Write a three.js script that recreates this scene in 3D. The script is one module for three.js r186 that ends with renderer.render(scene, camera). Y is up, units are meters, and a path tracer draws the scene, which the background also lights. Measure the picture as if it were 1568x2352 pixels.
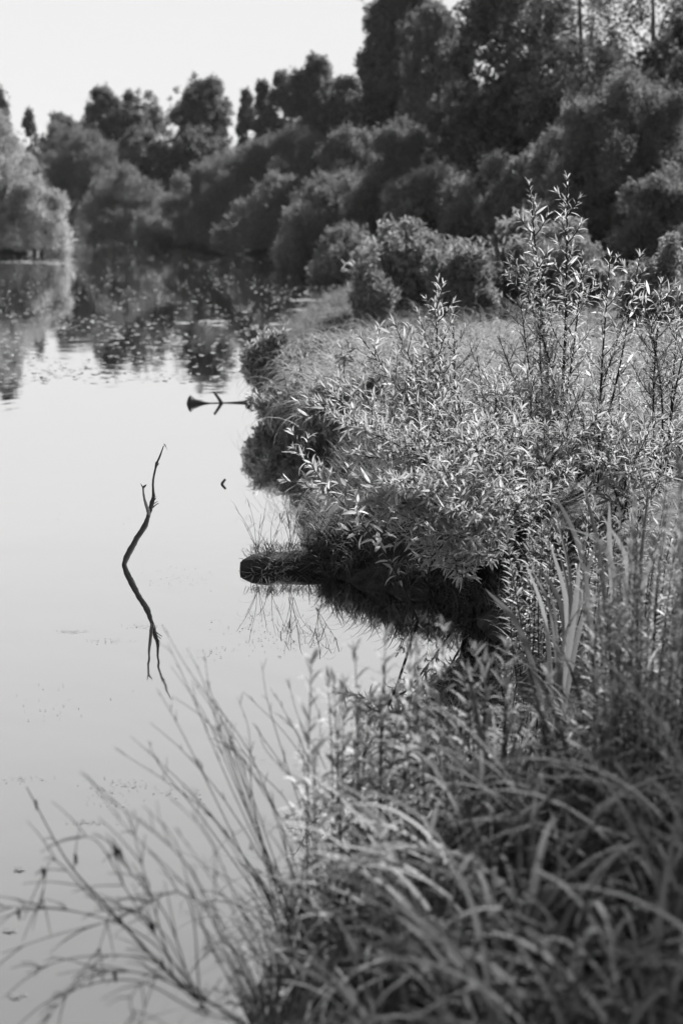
import * as THREE from 'three';
import { mergeGeometries } from 'three/addons/utils/BufferGeometryUtils.js';
import { ImprovedNoise } from 'three/addons/math/ImprovedNoise.js';

// ---------------------------------------------------------------- camera, sky, sun, exposure
const scene = new THREE.Scene();
const F = 3266, EYE = 2.2, PITCH = Math.atan((1176 - 480) / F);
const camera = new THREE.PerspectiveCamera(2 * Math.atan(1176 / F) * 180 / Math.PI, 682 / 1024, 0.1, 900);
camera.position.set(0, EYE, 0);
camera.rotation.set(-PITCH, 0, 0);
camera.focus = 8.2; camera.userData.fStop = 2.0;
const SKY = [[-90, .08], [0, .134], [12, .131], [20, .107], [30, .07], [45, .054], [90, .045]];   // grey evening sky, paler at the horizon
{
  const w = 64, h = 512, a = new Float32Array(w * h * 4);
  for (let j = 0; j < h; j++) {
    const el = (j + .5) / h * 180 - 90; let k = 0; while (k < SKY.length - 2 && el > SKY[k + 1][0]) k++;
    const t = THREE.MathUtils.clamp((el - SKY[k][0]) / (SKY[k + 1][0] - SKY[k][0]), 0, 1), s = el < 0 ? .08 : SKY[k][1] + (SKY[k + 1][1] - SKY[k][1]) * t;
    for (let i = 0; i < w; i++) a.set([s, s, s, 1], (j * w + i) * 4);
  }
  const sky = new THREE.DataTexture(a, w, h, THREE.RGBAFormat, THREE.FloatType);
  sky.mapping = THREE.EquirectangularReflectionMapping; sky.magFilter = sky.minFilter = THREE.LinearFilter; sky.needsUpdate = true;
  scene.background = sky; scene.environment = sky;
}
const sun = new THREE.DirectionalLight(new THREE.Color(1, 1, 1), 5);
sun.position.set(54, 66, -60); sun.target.position.set(0, 0, -10); sun.castShadow = true; sun.shadow.radius = 5;
Object.assign(sun.shadow.camera, { left: -120, right: 120, top: 120, bottom: -120, near: 1, far: 400 }); sun.shadow.mapSize.set(4096, 4096);
scene.add(sun, sun.target);
scene.fog = new THREE.FogExp2(new THREE.Color(.8, .8, .8), 0.00006);
const renderer = new THREE.WebGLRenderer({ antialias: true });
renderer.toneMapping = THREE.LinearToneMapping; renderer.toneMappingExposure = 6.5;
renderer.shadowMap.enabled = true;

// ---------------------------------------------------------------- helpers
let seed = 12345;
const rnd = () => { seed = (seed + 0x6D2B79F5) | 0; let t = Math.imul(seed ^ (seed >>> 15), 1 | seed); t = (t + Math.imul(t ^ (t >>> 7), 61 | t)) ^ t; return ((t ^ (t >>> 14)) >>> 0) / 4294967296; };
const rr = (a, b) => a + (b - a) * rnd(), pick = a => a[Math.floor(rnd() * a.length)], gauss = () => (rnd() + rnd() + rnd() - 1.5) / .75;
const V = (x, y, z) => new THREE.Vector3(x, y, z);
const noise = new ImprovedNoise();
const UPV = V(0, 1, 0), cosP = Math.cos(PITCH), sinP = Math.sin(PITCH);
function ray(u, v) { const x = (u - 784) / F, y = (1176 - v) / F; return V(x, -sinP + y * cosP, -cosP - y * sinP); }
function P(u, v, d) { const r = ray(u, v); return r.multiplyScalar(-d / r.z).add(camera.position); }           // the point at depth d
function W(u, v, y = 0) { const r = ray(u, v); return r.multiplyScalar((y - EYE) / r.y).add(camera.position); }  // the point at height y
const names = {};
const numbered = n => { const k = names[n] = (names[n] ?? -1) + 1; return k ? `${n}_${String(k).padStart(3, '0')}` : n; };
function tag(o, label, category, group, kind) { if (label) o.userData.label = label; if (category) o.userData.category = category; if (group) o.userData.group = group; if (kind) o.userData.kind = kind; return o; }
const grey = (v, o = {}) => new THREE.MeshPhysicalMaterial({ color: new THREE.Color(v, v, v), roughness: .9, specularIntensity: .2, ...o });
const leafMat = (v, t = .35, o = {}) => grey(v, { roughness: .95, transmission: t, thickness: 0, side: THREE.DoubleSide, vertexColors: false, ...o });

class Soup {                                                        // collects triangles, with a grey value per vertex
  constructor() { this.p = []; this.i = []; this.c = []; this.n = 0; }
  vert(x, y, z, c = 1) { this.p.push(x, y, z); this.c.push(c, c, c); return this.n++; }
  tri(a, b, c) { this.i.push(a, b, c); }
  tube(pts, rad, seg = 6, c = 1, bump = 0) {                        // tapered tube along points with closed ends
    let side = V(1, 0, 0), rows = [];
    for (let k = 0; k < pts.length; k++) {
      const t = V(0, 0, 0).subVectors(pts[Math.min(k + 1, pts.length - 1)], pts[Math.max(k - 1, 0)]).normalize();
      if (Math.abs(side.dot(t)) > .95) side = V(0, 0, 1);
      side = side.clone().addScaledVector(t, -side.dot(t)).normalize();
      const up = V(0, 0, 0).crossVectors(t, side), row = [];
      for (let s = 0; s < seg; s++) {
        const a = s / seg * Math.PI * 2; let r = rad[k];
        if (bump) r *= 1 + bump * noise.noise(pts[k].x * 40 + Math.cos(a) * 1.3, pts[k].y * 40 + Math.sin(a) * 1.3, k * .37);
        const q = pts[k].clone().addScaledVector(side, Math.cos(a) * r).addScaledVector(up, Math.sin(a) * r);
        row.push(this.vert(q.x, q.y, q.z, c));
      }
      rows.push(row);
    }
    for (let k = 0; k + 1 < rows.length; k++) for (let s = 0; s < seg; s++) { const a = rows[k][s], b = rows[k][(s + 1) % seg], d = rows[k + 1][s], e = rows[k + 1][(s + 1) % seg]; this.tri(a, b, e); this.tri(a, e, d); }
    for (const [row, at, flip] of [[rows[0], pts[0], 1], [rows[rows.length - 1], pts[pts.length - 1], 0]]) { const m = this.vert(at.x, at.y, at.z, c); for (let s = 0; s < seg; s++) flip ? this.tri(m, row[(s + 1) % seg], row[s]) : this.tri(m, row[s], row[(s + 1) % seg]); }
    return this;
  }
  put(geo, m, c = 1) {                                              // a transformed copy of a geometry
    const p = geo.attributes.position, at = this.n, q = V(0, 0, 0);
    for (let k = 0; k < p.count; k++) { q.fromBufferAttribute(p, k).applyMatrix4(m); this.vert(q.x, q.y, q.z, c); }
    for (const k of geo.index.array) this.i.push(at + k);
  }
  geo(base) {
    const g = new THREE.BufferGeometry();
    g.setAttribute('position', new THREE.BufferAttribute(new Float32Array(this.p), 3));
    g.setAttribute('color', new THREE.BufferAttribute(new Float32Array(this.c), 3));
    g.setIndex(new THREE.BufferAttribute(new Uint32Array(this.i), 1));
    if (base) g.translate(-base.x, -base.y, -base.z);
    g.computeVertexNormals(); return g;
  }
}
const curve = (pts, n) => new THREE.CatmullRomCurve3(pts, false, 'centripetal').getPoints(n);
const lerpR = (a, b, n, pow = 1) => Array.from({ length: n + 1 }, (_, k) => a + (b - a) * Math.pow(k / n, pow));

// a lance-shaped leaf of length 1 along y, folded along its midrib and curled backwards
function leafGeo(width, fold, curl, seg = 5, twist = 0, peak = .42) {
  const s = new Soup(); let y = 0, z = 0, rows = [];
  for (let k = 0; k <= seg; k++) {
    const t = k / seg, a = curl * t * t, w = width * .5 * Math.pow(Math.sin(Math.PI * Math.pow(t, Math.log(.5) / Math.log(peak))), .8) + .004;
    if (k) { y += Math.cos(a) / seg; z -= Math.sin(a) / seg; }
    const tw = twist * t, cx = Math.cos(tw) * w, cz = Math.sin(tw) * w, f = fold * w;
    rows.push([s.vert(-cx, y, z + f - cz), s.vert(0, y, z), s.vert(cx, y, z + f + cz)]);
  }
  for (let k = 0; k < seg; k++) for (let j = 0; j < 2; j++) { const a = rows[k][j], b = rows[k][j + 1], c = rows[k + 1][j], d = rows[k + 1][j + 1]; s.tri(a, b, d); s.tri(a, d, c); }
  return s.geo();
}
// a grass blade of length 1 that rises along y and arches over towards +z
function bladeGeo(width, lean, arch, seg = 8, twist = 0, late = 1.6) {
  const s = new Soup(); let y = 0, z = 0, rows = [];
  for (let k = 0; k <= seg; k++) {
    const t = k / seg, a = lean + arch * Math.pow(t, late), w = width * .5 * (t < .25 ? .7 + 1.2 * t : Math.pow(1 - (t - .25) / .75, .75)) + .0006;
    if (k) { y += Math.cos(a) / seg; z += Math.sin(a) / seg; }
    const tw = twist * t, cx = Math.cos(tw) * w, cz = Math.sin(tw) * w, nz = -Math.cos(a) * .35 * w, ny = Math.sin(a) * .35 * w;
    rows.push([s.vert(-cx, y + ny, z + nz - cz), s.vert(0, y, z), s.vert(cx, y + ny, z + nz + cz)]);
  }
  for (let k = 0; k < seg; k++) for (let j = 0; j < 2; j++) { const a = rows[k][j], b = rows[k][j + 1], c = rows[k + 1][j], d = rows[k + 1][j + 1]; s.tri(a, b, d); s.tri(a, d, c); }
  return s.geo();
}
const WILLOW = [leafGeo(.145, .3, .3), leafGeo(.13, .45, .7), leafGeo(.155, .2, .1, 5, .4), leafGeo(.135, .5, 1.0, 5, -.3), leafGeo(.16, .35, .5, 5, .2)];
const HERB = [leafGeo(.16, .35, .5), leafGeo(.14, .45, .9), leafGeo(.17, .2, .2, 5, .3), leafGeo(.15, .35, 1.3)];
const BLADES = [bladeGeo(.03, .1, 1.2), bladeGeo(.026, .25, 1.9), bladeGeo(.034, .15, 1.5, 8, .5), bladeGeo(.024, .35, 2.5, 9), bladeGeo(.028, .5, 1.6, 8, .8), bladeGeo(.032, .15, 2.9, 10, .2, 2.6), bladeGeo(.024, .5, 2.2, 9, -.4), bladeGeo(.03, .3, 3.0, 10, 0, 1.9)];

const FOUNTAIN = [bladeGeo(.024, .04, 2.3, 12, .2, 1.5), bladeGeo(.021, .1, 2.7, 12, -.2, 1.8), bladeGeo(.027, .02, 1.8, 12, .4, 1.4), bladeGeo(.022, .16, 2.5, 12, 0, 1.3), bladeGeo(.025, .08, 2.9, 12, .3, 2.3), bladeGeo(.02, .22, 2.0, 12, -.4, 1.2), bladeGeo(.023, .05, 1.1, 12, .6, 1.4)];
function basis(dir, nrm, len, wid) {                                // leaf axes: y along dir, z towards nrm
  const y = dir.clone().normalize(), x = V(0, 0, 0).crossVectors(y, nrm); if (x.lengthSq() < 1e-6) x.set(1, 0, 0).addScaledVector(y, -y.x); x.normalize();
  const z = V(0, 0, 0).crossVectors(x, y);
  return new THREE.Matrix4().makeBasis(x.multiplyScalar(len * wid), y.multiplyScalar(len), z.multiplyScalar(len));
}
class Thing {                                                       // a Group at the thing's base; parts are given in world coordinates
  constructor(name, label, category, base, group) { this.o = new THREE.Group(); this.o.name = numbered(name); this.o.position.copy(base); this.base = base.clone(); tag(this.o, label, category, group); scene.add(this.o); this.leaves = []; }
  mesh(name, soup, mat, parent = this.o, kind) { const m = new THREE.Mesh(soup.isBufferGeometry ? soup : soup.geo(this.base), mat); m.name = name; if (kind) m.userData.kind = kind; parent.add(m); return m; }
  leaf(geo, m, at, size) { this.leaves.push([geo, m.setPosition(at.x, at.y, at.z), size ?? 1, rnd()]); }
  finish(mats, most, name = 'leaf', massName = 'foliage') {         // the leaves that show largest become parts, the rest one mass
    const eye = camera.position, q = V(0, 0, 0);
    for (const l of this.leaves) l[4] = q.setFromMatrixPosition(l[1]).distanceTo(eye) / l[2] * (.92 + .16 * l[3]);
    this.leaves.sort((a, b) => a[4] - b[4]);
    this.leaves.slice(0, most).forEach(([g, m]) => { const l = new THREE.Mesh(g, pick(mats)); l.name = name; m.decompose(l.position, l.quaternion, l.scale); l.position.sub(this.base); this.o.add(l); });
    if (this.leaves.length > most) { const s = new Soup(); for (const [g, m] of this.leaves.slice(most)) s.put(g, m, rr(.75, 1.2)); const mt = mats[0].clone(); mt.vertexColors = true; this.mesh(massName, s, mt, this.o, 'stuff'); }
    return this.o;
  }
}

// ---------------------------------------------------------------- materials
const noiseTex = (n, scale, lo, hi, sd) => {
  const c = new Uint8Array(n * n * 4);
  for (let j = 0; j < n; j++) for (let i = 0; i < n; i++) {
    let s = 0, a = .5, f = scale; for (let o = 0; o < 5; o++) { const A = i / n * Math.PI * 2, B = j / n * Math.PI * 2; s += a * noise.noise(Math.cos(A) * f + sd, Math.sin(A) * f + Math.cos(B) * f * 1.01 + sd * 2, Math.sin(B) * f); a *= .55; f *= 2.1; }
    const v = Math.max(0, Math.min(255, 255 * (lo + (hi - lo) * (.5 + s)))); c.set([v, v, v, 255], (j * n + i) * 4);
  }
  const t = new THREE.DataTexture(c, n, n); t.wrapS = t.wrapT = THREE.RepeatWrapping; t.magFilter = THREE.LinearFilter; t.minFilter = THREE.LinearMipmapLinearFilter; t.generateMipmaps = true; t.needsUpdate = true; return t;
};
const soilTex = noiseTex(256, 2, .45, 1, 3); soilTex.colorSpace = THREE.SRGBColorSpace;
const rippleTex = noiseTex(256, 1.6, 0, 1, 9);
const barkTex = noiseTex(256, 3, .25, 1, 17); barkTex.colorSpace = THREE.SRGBColorSpace;
const M = {
  soil: grey(.05, { map: soilTex, bumpMap: soilTex, bumpScale: .02 }),
  water: grey(.8, { specularIntensity: 1, metalness: 1, roughness: .05, roughnessMap: rippleTex, bumpMap: rippleTex, bumpScale: .0018 }),
  bark: grey(.035, { roughness: .85 }), deadwood: grey(.016, { roughness: .8 }), stem: grey(.02, { roughness: .7 }), dry: grey(.01, { roughness: .9, specularIntensity: .05 }),
  willow: [.19, .235, .29].map(v => leafMat(v, .5, { clearcoat: .1, clearcoatRoughness: .5 })),
  herb: [.13, .16, .2].map(v => leafMat(v, .35, { clearcoat: .08, clearcoatRoughness: .5 })),
  grass: [.07, .095, .13, .045].map(v => leafMat(v, .3)),
  iris: [.075, .1, .15].map(v => leafMat(v, .25, { clearcoat: .3, clearcoatRoughness: .35 })),
};

// ---------------------------------------------------------------- pond and banks
const shore = [[-.7, 8], [-.5, 0], [-.36, -2.2], [-.33, -3.2], [-.24, -3.8], [0, -4.2], [.35, -4.6], [.7, -5.0], [.84, -5.5], [.9, -6.1], [.88, -6.9], [.74, -7.6], [.44, -7.98], [.2, -8.1]];
for (const [u, v] of [ [720, 1312], [690, 1290], [720, 1240], [705, 1120], [665, 1000], [610, 935], [590, 885], [605, 830], [645, 770], [720, 715], [800, 672], [850, 645], [800, 628], [690, 606], [560, 584], [420, 568], [300, 556], [180, 549], [110, 549], [150, 572], [60, 585], [-60, 590], [-320, 620]]) { const p = W(u, v); shore.push([p.x, p.z]); }
shore.push([-38, -28], [-32, 0], [-20, 14]);
function pondDist(x, z) {                                           // > 0 on land, < 0 in the pond
  let best = 1e9, inside = false;
  for (let i = 0, j = shore.length - 1; i < shore.length; j = i++) {
    const [ax, az] = shore[j], [bx, bz] = shore[i], dx = bx - ax, dz = bz - az, t = Math.max(0, Math.min(1, ((x - ax) * dx + (z - az) * dz) / (dx * dx + dz * dz))), ex = x - ax - dx * t, ez = z - az - dz * t;
    best = Math.min(best, ex * ex + ez * ez);
    if ((az > z) !== (bz > z) && x < (bx - ax) * (z - az) / (bz - az) + ax) inside = !inside;
  }
  return inside ? -Math.sqrt(best) : Math.sqrt(best);
}
function groundH(x, z) {
  let s = pondDist(x, z); const near = -z < 22 ? 1 : 0; s += near * (.09 * noise.noise(x * 2.6, 1.5, z * 2.6) + .05 * noise.noise(x * 8, 2.5, z * 8));
  if (s < 0) return Math.max(-.6, s * .9);
  return .36 * (1 - Math.exp(-s / .35)) + .24 * (1 - Math.exp(-s / 2.5)) + Math.min(1, s / 1.5) * (.05 * noise.noise(x * .9, 0, z * .9) + .03 * noise.noise(x * 2.7, 4, z * 2.7)) + Math.max(0, s - 12) * .03;
}
{
  const nx = 190, nz = 230, s = new Soup(), uv = [];
  const X = i => { const t = i / nx * 2 - 1; return .4 + Math.sinh(t * 5.2) / Math.sinh(5.2) * 240; }, Z = j => { const t = j / nz * 1.35 - .35; return -3 - Math.sinh(t * 5.0) / Math.sinh(5.0) * 420; };
  for (let j = 0; j <= nz; j++) for (let i = 0; i <= nx; i++) { const x = X(i), z = Z(j); s.vert(x, groundH(x, z), z); uv.push(x * .8, z * .8); }
  for (let j = 0; j < nz; j++) for (let i = 0; i < nx; i++) { const a = j * (nx + 1) + i; s.tri(a, a + 1, a + nx + 2); s.tri(a, a + nx + 2, a + nx + 1); }
  const g = s.geo(); g.setAttribute('uv', new THREE.BufferAttribute(new Float32Array(uv), 2));
  const m = new THREE.Mesh(g, M.soil); m.name = 'ground'; scene.add(tag(m, 'dark earth banks round the pond', 'ground', null, 'structure'));
  const wg = new THREE.PlaneGeometry(90, 175).rotateX(-Math.PI / 2).translate(-22, 0, -72); const wu = wg.attributes.uv, wp = wg.attributes.position;
  for (let k = 0; k < wu.count; k++) wu.setXY(k, wp.getX(k) * .11, wp.getZ(k) * .11);
  const w = new THREE.Mesh(wg, M.water); w.name = 'water'; scene.add(tag(w, 'still mirror-like pond water', 'water', null, 'structure'));
}
const onGround = (x, z) => V(x, groundH(x, z), z);

// ---------------------------------------------------------------- trees and large bushes
function clumpGeo(n, leaf, slim, sd, flat = 0) {
  const s = new Soup(), keep = seed; seed = sd;
  for (let k = 0; k < n; k++) {
    const at = V(gauss(), gauss(), gauss()).multiplyScalar(.58), dir = V(gauss(), gauss() + .3, gauss()).normalize(), nr = V(gauss() * (1 - flat), gauss() + flat * 2, gauss() * (1 - flat)).normalize();
    const m = basis(dir, nr, leaf * rr(.7, 1.3), slim).setPosition(at.x, at.y, at.z), c = rr(.8, 1.2);
    const q = [[0, 0, 0], [.5, .45, .12], [0, 1, 0], [-.5, .45, .12]].map(p => { const v = V(...p).applyMatrix4(m); return s.vert(v.x, v.y, v.z, c); });
    s.tri(q[0], q[1], q[2]); s.tri(q[0], q[2], q[3]);
  }
  seed = keep; return s.geo();
}
const CLUMPS = { broad: clumpGeo(16, .5, .62, 5), fine: clumpGeo(22, .5, .3, 6), airy: clumpGeo(9, .42, .75, 7), spray: clumpGeo(18, .7, .2, 8) };
const crownMats = {};
function crownMat(v) { return crownMats[v] ??= leafMat(v, .3, { vertexColors: true }); }
function crown(T, lobes, n, size, clump, tone, shell = .55, below = -.65, rough = .35) {
  const im = new THREE.InstancedMesh(CLUMPS[clump], crownMat(tone), n), m = new THREE.Matrix4(), q = new THREE.Quaternion(), col = new THREE.Color();
  const area = lobes.map(l => l.r * l.r * (l.w ?? 1)), sum = area.reduce((a, b) => a + b, 0);
  const f1 = .3 / size, f2 = .8 / size, gaps = p => noise.noise(p.x * f1 + 7, p.y * f1, p.z * f1) + .6 * noise.noise(p.x * f2, p.y * f2 + 3, p.z * f2);
  for (let k = 0, miss = 0; k < n; k++) {
    let pickAt = rnd() * sum, li = 0; while (li < lobes.length - 1 && (pickAt -= area[li]) > 0) li++;
    const l = lobes[li]; let d; do d = V(gauss(), gauss() + .15, gauss()).normalize(); while (d.y < below);
    const wob = (rnd() < .22 ? rr(1, 1.42) : 1) * (1 + rough * noise.noise(d.x * 2.2 + l.at.x, d.y * 2.2 + l.at.y, d.z * 2.2 + l.at.z)), rad = l.r * (shell + (1.06 - shell) * Math.sqrt(rnd())) * wob * (1 + .13 * gauss());
    const at = V(d.x * rad * (l.sx ?? 1), d.y * rad * (l.sy ?? 1), d.z * rad * (l.sx ?? 1)).add(l.at);
    if (gaps(at) < .02 + rr(-.12, .12) && miss < 8) { k--; miss++; continue; } miss = 0; at.sub(T.base);
    q.setFromEuler(new THREE.Euler(rr(-.6, .6), rr(0, 6.28), rr(-.6, .6))); const s = size * rr(.65, 1.35);
    im.setMatrixAt(k, m.compose(at, q, V(s, s * rr(.8, 1.2), s))); const c = rr(.72, 1.25); im.setColorAt(k, col.setRGB(c, c, c));
  }
  im.name = 'crown'; im.userData.kind = 'stuff'; T.o.add(im); return im;
}
function limbs(T, base, top, r, n, spread, low = .3) {
  const h = top.y - base.y, mid = base.clone().lerp(top, .5).add(V(rr(-.3, .3), 0, rr(-.3, .3)));
  T.mesh('trunk', new Soup().tube(curve([base.clone().add(V(0, -.2, 0)), mid, top.clone().add(V(0, -h * .08, 0))], 10), lerpR(r, r * .12, 10), 8, 1, .2), M.bark);
  for (let k = 0; k < n; k++) {
    const t = rr(low, .85), a = rr(0, 6.28), s = base.clone().lerp(top, t), L = spread * (1.1 - t) * rr(.6, 1);
    T.mesh('limb', new Soup().tube(curve([s, s.clone().add(V(Math.cos(a) * L * .5, L * .25, Math.sin(a) * L * .5)), s.clone().add(V(Math.cos(a) * L, L * .75, Math.sin(a) * L))], 6), lerpR(r * .35 * (1 - t * .5), r * .05, 6), 5), M.bark);
  }
}
function tree(o) {
  const top = P(o.u, o.v, o.d), hw = o.hw * (o.spire ? 1.15 : 1.25) / F * o.d, base = onGround(top.x, -o.d), T = new Thing(o.name ?? 'broadleaf_tree', o.label, 'tree', base, 'trees along the far banks');
  const h = top.y - base.y, lobes = [], n = o.lobes ?? 26, lo = o.low ?? .12;
  limbs(T, base, top, .1 + h * .012, 7, hw * 1.1, lo + .1);
  for (let k = 0; k < n; k++) {
    const t = (k + rr(.2, .8)) / n, prof = o.spire ? Math.pow(1 - t, .75) * .95 + .06 : Math.sqrt(Math.max(0, 1 - Math.pow((t - .38) / .64, 2))), a = k * 2.4 + rr(-.4, .4), rad = hw * prof * Math.sqrt(rr(.15, 1)) * .72;
    const r = hw * (o.spire ? .30 : .36) * rr(.75, 1.2) * (.45 + .65 * prof);
    lobes.push({ at: V(base.x + Math.cos(a) * rad, base.y + h * (lo + (1 - lo) * t) - r * (t > .8 ? .8 : 0), base.z + Math.sin(a) * rad), r, sy: o.sy ?? 1.1, w: o.thin && t > .45 ? o.thin : 1 });
  }
  crown(T, lobes, Math.round((o.n ?? 1500) * 1.7), (o.size ?? .55) * .72, o.clump ?? 'broad', o.tone ?? .09, o.shell ?? .4, -.65, .5);
  return T.o;
}
function bush(o) {                                                  // a rounded willow bush, billowing down to the water
  const top = P(o.u, o.v, o.d), hw = o.hw * (o.spread ?? 1.3) / F * o.d, base = onGround(top.x, -o.d - (o.back ?? hw * .7)), T = new Thing(o.name ?? 'willow_bush', o.label, 'bush', base, o.group ?? 'willow bushes along the banks');
  const h = top.y - Math.max(0, base.y) + .1, lobes = [], n = o.lobes ?? 17;
  for (let k = 0; k < 5; k++) { const a = rr(0, 6.28), L = hw * rr(.3, .7), e = base.clone().add(V(Math.cos(a) * L, h * rr(.5, .85), Math.sin(a) * L)); T.mesh('stem', new Soup().tube(curve([base.clone().add(V(Math.cos(a) * .15, -.2, Math.sin(a) * .15)), base.clone().lerp(e, .5).add(V(0, h * .1, 0)), e], 6), lerpR(.02 + h * .012, .012, 6), 5), M.bark); }
  for (let k = 0; k < n; k++) {
    const el = Math.asin(rr(0, 1)) , a = k * 2.4 + rr(-.5, .5), r = Math.min(hw, h) * (o.fat ?? .36) * rr(.6, 1.35), R = rr(.55, 1);
    lobes.push({ at: V(base.x + Math.cos(a) * Math.cos(el) * (hw - r) * R, Math.max(0, base.y) + Math.max(r * .6, (h - r) * (Math.sin(el) * R + .06)), base.z + Math.sin(a) * Math.cos(el) * (hw - r) * R), r, sy: .9 });
  }
  for (let k = 0; k < 14; k++) { const a = rr(0, 6.28), el = rr(.1, 1.3), r = Math.min(hw, h) * rr(.08, .16), q = rr(.92, 1.1); lobes.push({ at: V(base.x + Math.cos(a) * Math.cos(el) * hw * q, Math.max(0, base.y) + Math.max(r, h * Math.sin(el) * q * .95), base.z + Math.sin(a) * Math.cos(el) * hw * q), r, sy: 1.5, w: 1.6 }); }
  for (const [f, g] of [[rr(-.1, .1), 1], [rr(-.5, -.25), rr(.8, .95)], [rr(.25, .5), rr(.8, .95)]]) lobes.push({ at: V(base.x + f * hw, Math.max(0, base.y) + h * g - hw * .22, base.z + rr(-.2, .2) * hw), r: hw * .25 });
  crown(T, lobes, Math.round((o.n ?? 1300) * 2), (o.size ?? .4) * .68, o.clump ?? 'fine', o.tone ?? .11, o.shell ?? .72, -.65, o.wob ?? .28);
  return T.o;
}
const trees = [
  { u: -15, v: 180, hw: 55, d: 92, spire: true, tone: .04, clump: 'spray', name: 'spruce_tree', label: 'dark conifer cut by the picture edge above the sunlit bushes' },
  { u: 68, v: 250, hw: 26, d: 128, spire: true, tone: .075, n: 900, label: 'slender grey tree behind the sunlit bushes on the far bank' },
  { u: 140, v: 262, hw: 42, d: 132, tone: .075, n: 1200, label: 'small hazy round tree left of the twin-topped tree' },
  { u: 205, v: 262, hw: 40, d: 138, tone: .075, n: 1000, label: 'low hazy tree touching the twin-topped tree' },
  { u: 250, v: 205, hw: 62, d: 135, tone: .075, n: 2000, label: 'tall twin-topped tree standing behind the end of the pond' },
  { u: 305, v: 212, hw: 40, d: 132, tone: .075, n: 1200, label: 'shorter right half of the twin-topped tree group' },
  { u: 350, v: 215, hw: 30, d: 138, tone: .075, n: 800, clump: 'airy', name: 'birch_tree', label: 'thin pale birch fading into the bright gap of sky' },
  { u: 330, v: 300, hw: 60, d: 118, tone: .075, n: 1400, label: 'low pale tree in front of the thin birch' },
  { u: 468, v: 178, hw: 66, d: 116, tone: .075, n: 2200, label: 'dark round-headed tree beside the bright gap of sky' },
  { u: 440, v: 300, hw: 70, d: 112, tone: .075, n: 1500, label: 'low dark tree filling in under the round-headed tree' },
  { u: 565, v: 205, hw: 34, d: 112, spire: true, tone: .075, n: 1000, label: 'narrow pointed tree just right of the round-headed tree' },
  { u: 605, v: 188, hw: 38, d: 108, spire: true, tone: .075, n: 1200, label: 'second narrow pointed tree of the tree line' },
  { u: 655, v: 172, hw: 44, d: 104, tone: .075, n: 1400, label: 'middling grey tree where the tree line starts to climb' },
  { u: 735, v: 128, hw: 64, d: 98, tone: .075, n: 2200, label: 'broad grey tree halfway up the climbing tree line' },
  { u: 800, v: 175, hw: 48, d: 90, tone: .075, n: 1400, label: 'low tree wedged below the climbing tree line' },
  { u: 838, v: 100, hw: 46, d: 92, spire: true, tone: .075, n: 1500, label: 'pointed tree just left of the tallest tree' },
  { u: 930, v: -70, hw: 95, d: 84, tone: .075, n: 4200, low: .05, sy: 1.3, label: 'tallest tree of the middle bank with drooping foliage' },
  { u: 1010, v: 20, hw: 70, d: 78, tone: .075, n: 2600, clump: 'airy', name: 'birch_tree', label: 'sunlit pale birch leaning on the tallest tree' },
  { u: 1080, v: 190, hw: 80, d: 66, tone: .075, n: 2000, label: 'dark tree in the shade between birch and black alder' },
  { u: 1175, v: -90, hw: 150, d: 58, tone: .055, n: 4600, low: .05, size: .5, thin: .13, name: 'alder_tree', label: 'large almost black alder with leaves standing out against the sky' },
  { u: 1330, v: -140, hw: 130, d: 56, tone: .055, n: 1900, low: .15, size: .42, thin: .2, clump: 'airy', name: 'alder_tree', label: 'open-crowned alder full of sky holes next to the black alder' },
  { u: 1290, v: 200, hw: 90, d: 60, tone: .075, n: 2200, label: 'dark tree in the gap under the open-crowned alder' },
  { u: 1500, v: -150, hw: 140, d: 50, tone: .055, n: 1900, low: .2, size: .4, thin: .2, clump: 'airy', name: 'alder_tree', label: 'airy alder at the top corner with loose bright-edged leaves' },
  { u: 1620, v: 0, hw: 120, d: 46, tone: .075, n: 1800, size: .45, label: 'dark tree cut by the picture edge under the airy alder' },
];
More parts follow.
